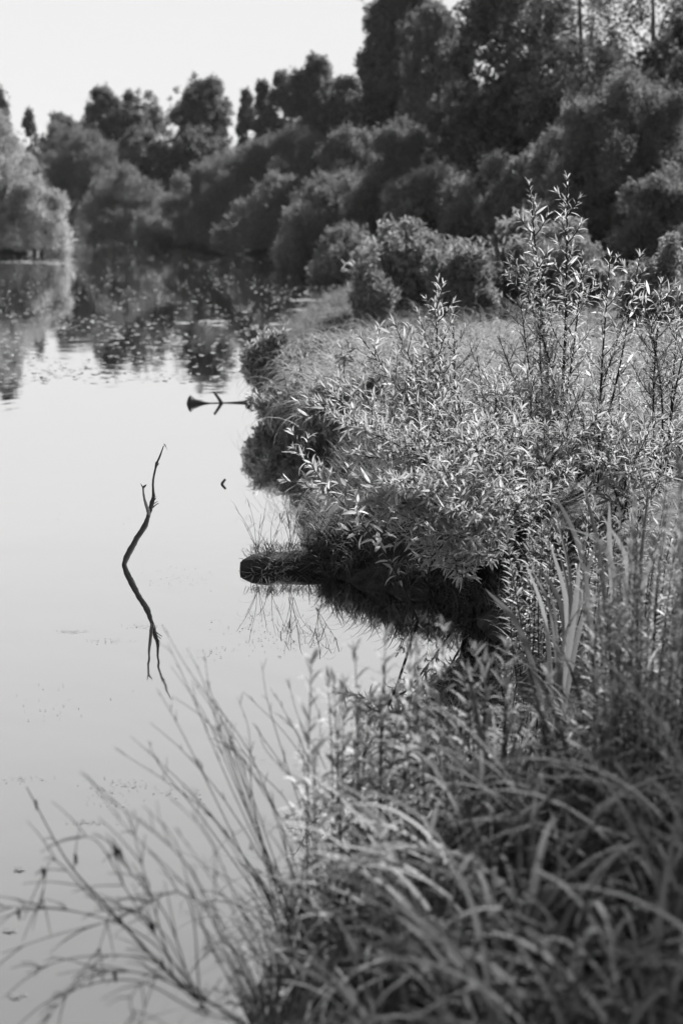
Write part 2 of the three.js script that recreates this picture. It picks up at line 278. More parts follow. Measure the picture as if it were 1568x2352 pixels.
const bushes = [
  { fat: .24, lobes: 34, wob: .4, u: -90, v: 262, hw: 120, d: 78, tone: .19, n: 2600, label: 'tall willow bush toned lighter for sunlight at the picture edge on the near side of the inlet' },  // left-bank bushes: sunlight is put into the colour as a lighter leaf tone
  { fat: .24, lobes: 34, wob: .4, u: -28, v: 372, hw: 90, d: 72, tone: .19, n: 2200, label: 'billowing willow bush with sunlight put into its leaf tone over the water at the picture edge' },
  { fat: .24, lobes: 34, wob: .4, u: 66, v: 425, hw: 68, d: 70, tone: .19, n: 1700, label: 'small willow bush in a sunlit leaf tone at the tip of the far bank' },
  { u: 170, v: 300, hw: 95, d: 104, tone: .105, n: 2200, label: 'dark bush in the hollow behind the sunlit willows' },
  { u: 290, v: 408, hw: 100, d: 92, tone: .105, n: 2000, label: 'round grey bush at the far end of the pond' },
  { u: 385, v: 480, hw: 70, d: 86, tone: .105, n: 1200, label: 'low bush dipping to the water beside the round grey bush' },
  { u: 470, v: 392, hw: 85, d: 82, tone: .105, n: 1900, label: 'smooth domed willow bush hanging over the far water' },
  { u: 560, v: 348, hw: 95, d: 80, tone: .105, n: 2300, label: 'big domed willow bush in the middle of the far bank' },
  { u: 640, v: 420, hw: 80, d: 68, tone: .105, n: 1900, label: 'willow bush with shaded face right of the big domed bush' },
  { u: 690, v: 300, hw: 90, d: 80, tone: .105, n: 1800, label: 'dark bush standing between domed willows and the climbing trees' },
  { u: 800, v: 300, hw: 70, d: 68, tone: .105, n: 1800, label: 'willow bush with brightly sunlit crest below the tallest tree' },
  { u: 925, v: 288, hw: 66, d: 66, tone: .105, n: 1800, label: 'willow bush with sunlit tufted crest under the pale birch' },
  { u: 760, v: 410, hw: 90, d: 58, tone: .105, n: 1900, label: 'shaded grey bush below the two sunlit crests' },
  { u: 720, v: 500, hw: 70, d: 52, tone: .105, n: 1400, label: 'low bush whose twigs touch the dark water' },
  { u: 880, v: 420, hw: 95, d: 54, tone: .105, n: 2000, label: 'loose grey bush behind the sedge point' },
  { u: 800, v: 545, hw: 60, d: 44, tone: .105, n: 1100, label: 'dark low bush at the inlet behind the sedge' },
  { u: 1010, v: 395, hw: 90, d: 50, tone: .105, n: 1900, label: 'loose upright bush in front of the dark trees' },
  { u: 1130, v: 395, hw: 85, d: 46, tone: .105, n: 1700, label: 'grey feathery bush under the black alder' },
  { u: 1240, v: 372, hw: 95, d: 42, tone: .105, n: 2000, label: 'feathery bush rising behind the tall willow shoot' },
  { u: 1480, v: 190, hw: 170, d: 36, tone: .105, n: 4200, size: .3, label: 'large spreading bush against the dark trees at the picture edge' },
  { u: 1400, v: 300, hw: 95, d: 38, tone: .105, n: 2200, size: .3, label: 'bright-tipped bush at the side of the large spreading bush' },
  { u: 1530, v: 430, hw: 90, d: 33, tone: .105, n: 1600, size: .3, label: 'nearly black thicket below the large spreading bush' },
  { u: 1400, v: 480, hw: 70, d: 36, tone: .105, n: 1300, size: .3, label: 'nearly black thicket behind the tall willow shoot' },
  { u: 520, v: 478, hw: 75, d: 78, tone: .105, n: 1300, label: 'low dark bush at the water under the big domed bush' },
  { u: 590, v: 500, hw: 75, d: 70, tone: .105, n: 1300, label: 'low dark bush with twigs in the water right of the domed willows' },
];
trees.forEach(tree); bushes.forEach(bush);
{                                                                   // the tree beside the viewer that keeps the near bank in broken shade
  const base = onGround(4.9, -6.1), T = new Thing('alder_tree', 'alder outside the picture whose crown shades the near bank', 'tree', base), top = V(4.6, 8.6, -6.0), lobes = [];
  limbs(T, base, top, .13, 9, 2.6, .4);
  for (let k = 0; k < 22; k++) { const a = k * 2.4, R = 2.3 * Math.sqrt(rnd()); lobes.push({ at: V(4.3 + Math.cos(a) * R * .9, rr(4.2, 7.0), -6.0 + Math.sin(a) * R * .66), r: rr(.5, .85) }); }
  crown(T, lobes, 380, .25, 'broad', .042, .3, -.9, .5);
}
const meadowShrubs = [
  { u: 1200, v: 500, hw: 120, d: 24, tone: .17, n: 1800, size: .2, label: 'light feathery willow shrub behind the tall willow shoot' },
  { u: 1310, v: 520, hw: 80, d: 23, tone: .17, n: 1200, size: .2, label: 'smaller feathery shrub beside the dark thicket' },
  { u: 945, v: 500, hw: 80, d: 24, tone: .17, n: 1300, size: .18, label: 'upright grey shrub with pointed top behind the sedge' },
  { u: 860, v: 548, hw: 38, d: 22, tone: .17, n: 900, size: .15, label: 'small pointed shrub at the edge of the dark inlet' },
  { u: 1040, v: 545, hw: 55, d: 22, tone: .17, n: 800, size: .16, label: 'small light shrub at the back of the sedge' },
  { u: 1540, v: 530, hw: 75, d: 16, tone: .17, n: 1300, size: .13, label: 'dense shrub with bright crown at the picture edge' },
  { u: 650, v: 738, hw: 68, d: 15.8, tone: .17, n: 1300, size: .11, label: 'bright shrub at the tip of the sedge point by the water' },
  { u: 690, v: 830, hw: 60, d: 13.5, tone: .17, n: 900, size: .1, label: 'low shrub just behind the driftwood log' },
  { u: 790, v: 800, hw: 60, d: 12, tone: .17, n: 900, size: .09, label: 'leafy shrub between sedge and the big willow' },
  { u: 905, v: 540, hw: 60, d: 29, tone: .17, n: 1100, size: .2, label: 'small dark shrub behind the pointed shrub of the sedge' },
];
function plumeShrub(o) {                                            // a feathery shrub of many upright leafy shoots
  const top = P(o.u, o.v, o.d), hw = o.hw * 1.75 / F * o.d, base = onGround(top.x, -o.d), T = new Thing('willow_shrub', o.label, 'shrub', base, 'shrubs on the sedge meadow'), h = top.y - base.y, lobes = [];
  for (let k = 0; k < 20; k++) {
    const a = k * 2.4 + rr(-.9, .9), R = k ? Math.sqrt(rnd()) : 0, e = V(base.x + Math.cos(a) * R * hw, base.y + h * (k ? (1 - .3 * R * R) * rr(.4, 1.02) : 1), base.z + Math.sin(a) * R * hw), s0 = base.clone().add(V(Math.cos(a) * R * hw * .25, -.05, Math.sin(a) * R * hw * .25));
    if (k < 12) T.mesh('stem', new Soup().tube(curve([s0, s0.clone().lerp(e, .5).add(V(0, h * .05, 0)), e], 5), lerpR(.012, .003, 5), 4), M.stem);
    for (let j = 0; j < 5; j++) { const f = .3 + .66 * (j + rnd() * .8) / 5; lobes.push({ at: s0.clone().lerp(e, f), r: hw * rr(.06, .14) * (1.35 - f * .9), sy: 2.2, w: .5 + f * 1.5 }); }
  }
  crown(T, lobes, Math.round(o.n * 1.3), o.size * 1.1, 'spray', o.tone, .05, -.9, .5);
}
meadowShrubs.forEach(plumeShrub);

// ---------------------------------------------------------------- willow shrubs in focus
function leavesAlong(T, pts, o) {                                   // leaves spiralling along a twig, a tuft at its tip
  let phi = rr(0, 6.28), acc = 0, L = 0; for (let k = 1; k < pts.length; k++) L += pts[k].distanceTo(pts[k - 1]);
  let run = 0; const t = V(0, 0, 0), side = V(0, 0, 0);
  const place = (at, tan, ang, len) => {
    side.set(1, 0, 0); if (Math.abs(tan.x) > .9) side.set(0, 0, 1); side.addScaledVector(tan, -side.dot(tan)).normalize();
    const p = side.clone().applyAxisAngle(tan, phi), dir = tan.clone().multiplyScalar(Math.cos(ang)).addScaledVector(p, Math.sin(ang)); dir.y -= o.droop ?? .12; dir.normalize();
    const n = tan.clone().multiplyScalar(Math.sin(ang)).addScaledVector(p, -Math.cos(ang)).add(V(0, .55, 0)); n.x += rr(-.5, .5); n.z += rr(-.5, .5);
    T.leaf(pick(o.geo), basis(dir, n, len, rr(.85, 1.2) * (o.wide ?? 1)), at, len / .08);
  };
  for (let k = 1; k < pts.length; k++) {
    const seg = pts[k].distanceTo(pts[k - 1]); t.subVectors(pts[k], pts[k - 1]).normalize();
    while (acc < run + seg) {
      const f = acc / L; if (f >= (o.from ?? 0)) { const at = pts[k - 1].clone().lerp(pts[k], (acc - run) / seg); place(at, t, (o.ang ?? 1.0) * (1 - .55 * Math.pow(f, 3)) * rr(.8, 1.15), o.len * rr(.5, 1.2) * (1 - .35 * Math.pow(f, 4))); if (o.pair) { phi += Math.PI; place(at, t, (o.ang ?? 1) * (1 - .55 * Math.pow(f, 3)) * rr(.8, 1.15), o.len * rr(.65, 1.15) * (1 - .35 * Math.pow(f, 4))); } }
      acc += o.gap * rr(.7, 1.3); phi += o.pair ? 1.57 : 2.4;
    }
    run += seg;
  }
  for (let k = 0; k < 4; k++) { phi += 1.7; place(pts[pts.length - 1], t, rr(.15, .55), o.len * rr(.4, .75)); }
}
function shoot(T, pts, r, o, twigs) {
  const path = curve(pts, 16); let L = 0; for (let k = 1; k < path.length; k++) L += path[k].distanceTo(path[k - 1]);
  T.mesh('stem', new Soup().tube(path, lerpR(r, r * .3, 16), 6), M.stem);
  leavesAlong(T, path, { ...o, from: o.bare ?? .3 });
  if (!twigs) return;
  const tw = new Soup(); let phi = rr(0, 6);
  const n = Math.round(L * twigs);
  for (let k = 0; k < n; k++) {
    const f = (o.bare ?? .3) * .75 + (.93 - (o.bare ?? .3) * .75) * (k + rr(0, 1)) / n, i = Math.min(15, Math.floor(f * 16)), at = path[i].clone().lerp(path[i + 1], f * 16 - i), tan = path[i + 1].clone().sub(path[i]).normalize();
    phi += 2.4; const side = V(Math.cos(phi), 0, Math.sin(phi)); side.addScaledVector(tan, -side.dot(tan)).normalize();
    const len = (o.twig ?? .22) * rr(.5, 1.2) * (1.15 - f * .7), dir = tan.clone().multiplyScalar(.65).addScaledVector(side, .75).add(V(0, .12, 0)).normalize();
    const tp = curve([at, at.clone().addScaledVector(dir, len * .5), at.clone().addScaledVector(dir, len).add(V(0, len * .18, 0))], 5);
    tw.tube(tp, lerpR(r * .35, r * .15, 5), 4); leavesAlong(T, tp, { ...o, from: .12 });
  }
  if (n) T.mesh('twigs', tw, M.stem, T.o, 'stuff');
}
function willow(label, root, tips, o = {}) {
  const base = onGround(root.x, root.z), T = new Thing('willow_sapling', label, 'shrub', base, 'narrow-leaved willows on the bank');
  for (const tip of tips) {
    const [u, v, d, bend = .12, r = .008] = tip, e = P(u, v, d), s = base.clone().add(V(rr(-.12, .12), -.05, rr(-.12, .12))), mid = s.clone().lerp(e, .5), L = s.distanceTo(e);
    mid.y += L * bend; mid.x += rr(-.05, .05) * L; mid.z += rr(-.05, .05) * L;
    shoot(T, [s, mid, e], r * (.6 + L * .4), { geo: WILLOW, len: o.len ?? .092, gap: o.gap ?? .016, bare: o.bare ?? .25, twig: o.twig ?? .24, ang: .95, droop: .1 }, (o.twigs ?? 12) * 1.5);
  }
  return T.finish(M.willow, o.most ?? 300);
}
const at = (u, v, d) => P(u, v, d);
willow('big willow bush with dark stems fanning over the black water behind the mossy log', at(1110, 1330, 7.9), [
  [738, 885, 7.5, .05], [828, 775, 8.2, .02], [905, 742, 8.6], [1005, 645, 8.9, 0], [688, 925, 7.6, .16], [770, 960, 7.3, .14], [1180, 985, 7.4], [1092, 800, 8.7, 0], [958, 815, 8.2, .03], [1235, 1110, 7.1], [860, 905, 7.9], [1050, 905, 7.7, .02], [940, 1000, 7.4, .1], [850, 1120, 7.1, .2], [800, 1040, 7.4, .18], [1000, 775, 8.5, .02], [900, 870, 8.4], [1140, 880, 8.2, .02], [1010, 1060, 7.0, .1], [920, 1120, 7.0, .15], [1090, 1010, 7.2, .05], [1150, 1120, 7.0], [780, 870, 8.3, .1], [1060, 1160, 6.9, .1], [870, 820, 8.5, .03], [960, 720, 8.8, 0], [1040, 720, 8.9, 0], [1120, 960, 7.6, .03], [980, 930, 7.9, .05], [830, 960, 7.7, .12], [900, 1250, 7.2, .25], [985, 1285, 7.1, .2], [1050, 1330, 7.0, .15], [830, 1210, 7.5, .3], [1125, 1290, 6.9, .1], [770, 1180, 7.8, .3], [945, 1200, 7.3, .2], [1020, 1240, 7.1, .15], [1085, 1240, 7.0, .1], [870, 1170, 7.6, .3]], {});
{
  const T = new Thing('willow_branch', 'long arched willow branch with large serrated leaves reaching left over the mossy log', 'branch', onGround(at(960, 1330, 7.6).x, -7.6));
  const o = { geo: WILLOW, len: .085, gap: .024, bare: .35, twig: .2, ang: 1.0, droop: .2, wide: 1.5 };
  shoot(T, [onGround(at(990, 1345, 7.6).x, -7.6), at(890, 1282, 7.2), at(800, 1170, 7.0), at(742, 1110, 6.95), at(674, 995, 6.95)], .008, o, 9);
  T.mesh('side_twig', new Soup().tube(curve([at(800, 1170, 7.0), at(740, 1130, 6.9), at(660, 1105, 6.9)], 8), lerpR(.003, .0015, 8), 4), M.stem); leavesAlong(T, curve([at(800, 1170, 7.0), at(740, 1130, 6.9), at(660, 1105, 6.9)], 8), { ...o, from: .2 });
  T.finish(M.willow, 160);
}
willow('tallest willow shoot with a forked tip standing clear against the dark trees', at(1265, 1060, 9.2), [[1215, 425, 9.2, 0, .01], [1302, 412, 9.2, 0, .011], [1178, 590, 9.1, .02], [1338, 588, 9.1, .02], [1195, 700, 9, .05], [1150, 790, 8.9, .06], [1240, 640, 9.4, .0]], { twigs: 9, most: 300, bare: .2 });
willow('slim willow with two nodding tips right of the tallest shoot', at(1340, 1040, 8.8), [[1400, 590, 8.8, 0, .009], [1468, 590, 8.8, .03], [1430, 740, 8.7, .05], [1310, 880, 8.6, .05]], { twigs: 6, most: 220, bare: .2 });
willow('bushy-topped willow on a bare stem at the picture edge', at(1505, 1010, 8.6), [[1518, 650, 8.6, 0, .009], [1560, 668, 8.7, .02], [1482, 690, 8.5, .03], [1590, 720, 8.5, .05]], { twigs: 8, most: 180, bare: .5 });
willow('low dense willow filling the space below the tallest shoot', at(1240, 1180, 8.2), [[1110, 860, 8.4], [1160, 870, 8.5], [1210, 850, 8.4], [1275, 880, 8.4], [1330, 905, 8.3], [1120, 960, 8], [1190, 960, 7.9], [1250, 980, 7.8], [1310, 990, 7.8], [1370, 960, 8], [1220, 1060, 7.6], [1300, 1080, 7.6]], { twigs: 13, most: 260, twig: .2 });
willow('pale low willow thicket in front of the bright meadow grass', at(1430, 1180, 8.1), [[1400, 960, 8.1], [1500, 960, 8.1], [1420, 1000, 7.9], [1490, 990, 7.8], [1560, 1000, 7.8], [1380, 1050, 7.6], [1460, 1070, 7.5], [1540, 1090, 7.5]], { twigs: 12, most: 200, twig: .2 });

// ---------------------------------------------------------------- upright herbs
function herb(label, u, v, d, o = {}) {                             // a tuft of leafy stems, tallest tip at u, v
  const tip = P(u, v, d), base = onGround(tip.x + rr(-.05, .05), -d + rr(-.05, .05)), T = new Thing('willowherb', label, 'plant', base, o.group ?? 'upright leafy herbs on the bank');
  const n = o.stems ?? 6;
  for (let k = 0; k < n; k++) {
    const e = k ? tip.clone().add(V(gauss() * (o.wide ?? .14), -rr(0, .35) * (tip.y - base.y), gauss() * .12)) : tip, s = base.clone().add(V((e.x - base.x) * .45 + rr(-.03, .03), -.03, (e.z - base.z) * .5 + rr(-.03, .03))); s.y = Math.min(s.y, e.y - .12);
    shoot(T, [s, s.clone().lerp(e, .55).add(V(rr(-.02, .02), 0, rr(-.02, .02))), e], .004, { geo: HERB, len: o.len ?? .075, gap: o.gap ?? .032, bare: o.bare ?? .12, ang: 1.05, droop: .05, pair: true }, 0);
  }
  return T.finish(M.herb, o.most ?? 60);
}
herb('bright herb clump in the sun beside the dark hollow of the willow', 1235, 1105, 6.7, { stems: 9, wide: .22, most: 120 });
herb('herb with a bright rosette tip below the willow stems', 1085, 1225, 7.7, { stems: 4, len: .055, gap: .022, wide: .08 });
herb('shaded herb stems with long leaves behind the iris', 1215, 1255, 6.5, { stems: 6, wide: .16, len: .09 });
herb('herb clump rising behind the upright iris blades', 1345, 1110, 6.6, { stems: 9, wide: .2, most: 90 });
herb('herbs at the back of the upright iris blades near the picture edge', 1470, 1100, 6.4, { stems: 9, wide: .25 });
herb('dim herb low in the hollow under the willow', 1010, 1200, 8.1, { stems: 5, wide: .16 });
herb('shaded herb next to the dark water under the willow', 930, 1180, 8.3, { stems: 5, wide: .15 });
herb('herb group between iris and the willow hollow', 1280, 1190, 6.3, { stems: 9, wide: .2, most: 100 });
herb('bright leaning herb in front of the upright iris blades', 1385, 1262, 4.5, { stems: 7, wide: .14, most: 100 });
herb('large pale herb at the picture edge below the iris', 1500, 1255, 4.2, { stems: 9, wide: .16, most: 120 });
herb('herb with drooping leaves beside the black iris base', 1440, 1370, 4.0, { stems: 8, wide: .15, most: 100 });
herb('pale herb clump low at the picture edge', 1550, 1400, 3.8, { stems: 8, wide: .15, most: 100 });
herb('leafy herb in front of the upright iris blades at the picture edge', 1535, 1130, 5.0, { stems: 8, wide: .2, most: 80 });
herb('leafy herb between the two iris clumps', 1425, 1195, 5.0, { stems: 8, wide: .16, most: 80 });
herb('blurred leafy herb standing over the pale water next to the dark cove', 815, 1495, 4.05, { stems: 4, wide: .12, most: 60, len: .09, gap: .04 });
herb('blurred herb in the gap between the two star-tipped herbs', 955, 1480, 4.1, { stems: 4, wide: .12, most: 60, len: .09, gap: .04 });
herb('blurred herb whose top stands over the dark water', 885, 1470, 4.05, { len: .095, gap: .042, stems: 3, wide: .12, most: 80 });
herb('blurred herb with star-shaped tip in front of the black water', 1020, 1455, 4.15, { len: .095, gap: .042, stems: 3, wide: .1, most: 80 });
herb('blurred herb with long level leaves in front of the black water', 1090, 1500, 4.2, { len: .095, gap: .042, stems: 4, wide: .1, most: 80 });
herb('blurred herb at the foot of the iris', 1160, 1490, 4.3, { len: .095, gap: .042, stems: 4, wide: .1, most: 80 });
herb('tall blurred herb silhouetted over the pale water', 715, 1525, 3.9, { len: .095, gap: .042, stems: 3, wide: .1, most: 60 });
herb('short blurred herb between grass and pale water', 790, 1580, 3.95, { len: .095, gap: .042, stems: 4, wide: .12, most: 60 });
herb('blurred herb in the middle of the grass edge', 940, 1570, 3.9, { len: .095, gap: .042, stems: 2, wide: .14, most: 80 });
herb('blurred herb right of the middle of the grass edge', 1260, 1570, 3.8, { len: .095, gap: .042, stems: 2, wide: .14, most: 80 });
herb('blurred herb below the curved iris blade', 1370, 1560, 3.6, { len: .095, gap: .042, stems: 2, wide: .14, most: 80 });
herb('out-of-focus tall plant at the picture edge in front of the willows', 1590, 1040, 3.9, { stems: 3, wide: .08, most: 60, len: .09, bare: .35, gap: .026 });

// ---------------------------------------------------------------- iris with sword leaves
function swordLeaf(base, pts, w, sd) {                              // a stiff ribbon along points, tapering to a point
  const path = curve(pts, 12), s = new Soup(), face = V(Math.cos(sd), 0, Math.sin(sd)), rows = [];
  path.forEach((p, k) => {
    const t = k / 12, tan = path[Math.min(12, k + 1)].clone().sub(path[Math.max(0, k - 1)]).normalize(), side = face.clone().addScaledVector(tan, -face.dot(tan)).normalize(), n = V(0, 0, 0).crossVectors(tan, side), hw = w * .5 * Math.min(1, .75 + t) * Math.pow(1 - Math.pow(t, 3), .8) + .0005;
    rows.push([-1, 0, 1].map(j => { const q = p.clone().addScaledVector(side, j * hw).addScaledVector(n, j ? 0 : hw * .22); return s.vert(q.x, q.y, q.z); }));
  });
  for (let k = 0; k < 12; k++) for (let j = 0; j < 2; j++) { const a = rows[k][j], b = rows[k][j + 1], c = rows[k + 1][j], d = rows[k + 1][j + 1]; s.tri(a, b, d); s.tri(a, d, c); }
  return s.geo(base);
}
function iris(label, u, v, d, leaves, dry = []) {
  const b = P(u, v, d), base = onGround(b.x, b.z), T = new Thing('iris_clump', label, 'plant', base, 'iris clumps in the wet ground');
  leaves.forEach(([mu, mv, tu, tv, td, w = .022, bu = 0], k) => {
    const s = base.clone().add(V(rr(-.05, .05) + bu, -.04, rr(-.05, .05))), m = P(mu, mv, (d + td) / 2), e = P(tu, tv, td);
    T.mesh('blade', swordLeaf(base, [s, m, e], w, rr(-.7, .7)), dry.includes(k) ? M.iris[2] : pick(M.iris));
  });
  return T.o;
}
iris('iris clump of curved sword leaves at the edge of the black water', 1285, 1545, 5.6, [[1190, 1440, 1113, 1352, 5.2, .026], [1250, 1420, 1203, 1285, 5.4, .02], [1262, 1400, 1222, 1310, 5.5, .012], [1275, 1420, 1250, 1322, 5.6, .012], [1290, 1400, 1228, 1290, 5.7, .024], [1300, 1390, 1260, 1240, 5.6, .024], [1310, 1400, 1285, 1270, 5.7, .022], [1320, 1390, 1330, 1290, 5.5, .026], [1345, 1400, 1400, 1330, 5.4, .024], [1300, 1450, 1345, 1380, 5.3, .024], [1310, 1340, 1270, 1160, 5.8, .02], [1335, 1360, 1368, 1245, 5.7, .022]], [1, 2, 3]);
iris('upright iris blades in the sun behind the leaning herb', 1430, 1450, 5.5, [[1330, 1260, 1270, 1130, 5.5, .022, -.1], [1390, 1260, 1285, 1205, 5.4, .02], [1375, 1270, 1340, 1115, 5.6, .022, -.05], [1400, 1280, 1398, 1150, 5.5, .024], [1445, 1280, 1462, 1130, 5.5, .024], [1470, 1290, 1490, 1110, 5.6, .022, .06], [1515, 1280, 1545, 1150, 5.6, .024, .12], [1440, 1300, 1380, 1180, 5.3, .024], [1480, 1330, 1530, 1220, 5.3, .022]]);

// ---------------------------------------------------------------- grass
const BLADE_M = M.grass;
let tussockNo = 0;
function tussock(label, x, z, n, len, group, o = {}) {
  const base = onGround(x, z), T = new Thing('grass_tussock', label, 'grass', base, group);
  for (let k = 0; k < n; k++) {
    const a = rr(0, 6.28), L = len * rr(.6, 1.2), m = new THREE.Matrix4().makeRotationY(a).multiply(new THREE.Matrix4().makeRotationX(o.geo ? rr(-.08, .2) : rr(-.15, .35))).scale(V(L * (o.w ?? 1) * rr(.8, 1.25), L, L));
    T.leaf(pick(o.geo ?? BLADES), m, base.clone().add(V(Math.sin(a) * rr(0, .07), -.02, Math.cos(a) * rr(0, .07))), 1);
  }
  return T.finish(BLADE_M, o.most ?? n, 'blade', 'blades');
}
const fgSpots = [];
for (let tries = 0; tries < 4000 && fgSpots.length < 120; tries++) {
  const d = rr(1.7, 5.0), x = rr(d < 3.4 ? -.17 : -.15, .30 * d + .2); if (d > 4.2 && x < .9) continue; if (pondDist(x, -d) < .06 || fgSpots.some(([a, b]) => (a - x) ** 2 + (b - d) ** 2 < (d < 3.3 ? .02 : .013) * d * .5)) continue; fgSpots.push([x, d]);
}
fgSpots.forEach(([x, d]) => {
  const [label, group] = x < -.08 ? ['arching grass tussock hanging over the near water edge', 'tussocks at the water edge'] : d < 2.5 ? ['long broad-bladed grass tussock along the bottom of the picture', 'nearest tussocks'] : d > 3.7 ? ['blurred grass tussock at the foot of the near herbs', 'tussocks among the near herbs'] : ['arching grass tussock in the middle of the near bank', 'tussocks in the middle of the near bank'];
  tussock(label, x, -d, d < 3.3 ? 23 : 19, (x < .15 ? .66 : 1) * (d < 2.3 ? .62 : d < 3.6 ? .7 : .62), group, { w: 1, geo: FOUNTAIN });
});
function instancedGrass(name, label, n, place, len, mats, o = {}) {  // grass nobody could count: tufts of thin blades
  const keep = seed; seed = 77 + n; const s = new Soup(), nb = o.blades ?? 9;
  for (let k = 0; k < nb; k++) { const a = rr(0, 6.28), L = rr(.6, 1.1); s.put(pick(BLADES), new THREE.Matrix4().makeRotationY(a).multiply(new THREE.Matrix4().makeRotationX(rr(-.1, .3))).scale(V(L * (o.w ?? 1), L, L)).setPosition(gauss() * .12, 0, gauss() * .12), rr(.75, 1.2)); }
  const mt = leafMat(mats, .3, { vertexColors: true }), im = new THREE.InstancedMesh(s.geo(), mt, n), m = new THREE.Matrix4(), q = new THREE.Quaternion(), c = new THREE.Color(); seed = keep;
  for (let k = 0; k < n; k++) { const p = place(); q.setFromAxisAngle(UPV, rr(0, 6.28)); const L = len * rr(.65, 1.25) * (p.k ?? 1); im.setMatrixAt(k, m.compose(p, q, V(L, L, L))); const g = rr(.75, 1.25); im.setColorAt(k, c.setRGB(g, g, g)); }
  im.name = name; scene.add(tag(im, label, 'grass', null, 'stuff')); return im;
}
const within = (d0, d1, a0, a1, minS) => () => { for (let t = 0; t < 200; t++) { const d = Math.sqrt(rr(d0 * d0, d1 * d1)), x = rr(a0, a1) * d; if (pondDist(x, -d) > minS) return onGround(x, -d).add(V(0, -.02, 0)); } return V(3, .5, -8); };
instancedGrass('bank_grass', 'fine undergrowth of grass between the tussocks on the near bank', 200, within(3.6, 4.6, -.25, .4, .03), .28, .055, { w: .8 });
instancedGrass('sedge_meadow', 'tall pale sedge covering the meadow behind the willows', 3000, () => { for (;;) { const p = within(9.3, 16, -.08, .36, .25)(); if (p.x > .1 * -p.z * (-p.z < 12 ? 1 : -1)) return p; } }, .8, .2, { blades: 10, w: .5 });
instancedGrass('point_sedge', 'pale sedge along the low shore of the point by the inlet', 750, within(14, 34, -.07, .1, .04), .34, .11, { blades: 10, w: .6 });
instancedGrass('far_meadow', 'shorter grass of the meadow towards the dark trees', 2900, () => { const p = within(15, 42, -.12, .36, .1)(); if (p.x < .05 * -p.z) p.k = .55; return p; }, .5, .13, { blades: 10, w: .6 });
instancedGrass('bank_foliage', 'dark leafy ground cover on the bank between the big willow and the driftwood log', 1100, () => { for (;;) { const p = within(6.6, 14, -.12, .14, .0)(); if (pondDist(p.x, p.z) < .9) return p; } }, .22, .055, { blades: 14, w: 1.3 });
instancedGrass('shore_grass', 'low grass along the water under the willows', 400, within(6.3, 9, -.03, .3, .02), .25, .055, { w: .4 });

// ---------------------------------------------------------------- fallen mossy log with its grass
{
  const a = W(556, 1308, 0), e = V(a.x + 1.15, .05, a.z - .12), base = V(a.x, 0, a.z), T = new Thing('mossy_log', 'short thick fallen log overgrown with moss and grass, its cut end over the water', 'log', base);
  const pts = curve([V(a.x, .015, a.z), V(a.x + .4, .01, a.z - .05), e], 14), s = new Soup().tube(pts, pts.map((_, k) => k < 1 ? .04 : k < 2 ? .072 : .085 + .03 * k / 14), 20, 1, .22);
  T.mesh('trunk', s, M.deadwood);
  const cut = new Soup().tube([V(a.x - .012, .016, a.z), V(a.x + .004, .015, a.z)], [.03, .038], 14, 1, .4); T.mesh('cut_end', cut, grey(.04));
  const tuft = new Soup();
  for (let k = 0; k < 1000; k++) { const t = rr(.12, 1), an = rr(-.3, Math.PI + .9), c = pts[Math.floor(t * 14)], r = .1 + .045 * t, p = c.clone().add(V(rr(-.03, .03), Math.sin(an) * r * .97, Math.cos(an) * r * .97)); tuft.put(pick(BLADES), basis(V(rr(-.7, .5), Math.sin(an) + .25, Math.cos(an) + .2).normalize(), V(rr(-1, 1), .3, rr(-1, 1)), rr(.035, .12), 1.7).setPosition(p.x, p.y, p.z), rr(.7, 1.2)); }
  T.mesh('moss_grass', tuft, leafMat(.055, .3, { vertexColors: true }), T.o, 'stuff');
}
function reed(label, u0, v0, d, stems, w = .02) {                    // thin grass stalks with arching leaves
  const base = P(u0, v0, d), T = new Thing('reed_grass', label, 'grass', base, 'thin grasses by the mossy log');
  for (const [tu, tv, side] of stems) {
    const e = P(tu, tv, d + rr(-.05, .05)), m = base.clone().lerp(e, .5).add(V(rr(-.01, .01), .01, 0)), s = base.clone().add(V(rr(-.02, .02), -.03, rr(-.02, .02)));
    T.mesh('stem', new Soup().tube(curve([s, m, e], 8), lerpR(.0016, .0007, 8), 4), M.dry);
    for (let k = 0; k < (side ?? 3); k++) { const q = s.clone().lerp(e, rr(.35, .9)), a = rr(0, 6.28); T.leaf(pick(BLADES), new THREE.Matrix4().makeRotationY(a).multiply(new THREE.Matrix4().makeRotationX(.3)).scale(V(.12 * w / .02, .15, .15)), q, .5); }
  }
  return T.finish(M.grass, 40, 'blade', 'blades');
}
reed('few thin bent grass stalks over the cut end of the mossy log', 590, 1258, 8.6, [[570, 1150, 4], [540, 1165, 3], [600, 1180, 3], [612, 1150, 2], [560, 1200, 3]]);
reed('upright tuft of reed leaves on the mossy log', 668, 1252, 8.5, [[650, 1130, 5], [665, 1150, 6], [690, 1140, 6], [700, 1160, 5], [640, 1180, 4], [720, 1170, 5]], .035);
reed('dark tuft of grass where the mossy log meets the bank', 730, 1245, 8.4, [[735, 1150, 5], [760, 1140, 5], [775, 1170, 5], [745, 1190, 4], [715, 1165, 5]], .035);
reed('thin grass lying low over the water below the willow', 620, 1262, 8.55, [[632, 1170, 3], [660, 1165, 4], [585, 1215, 2]]);

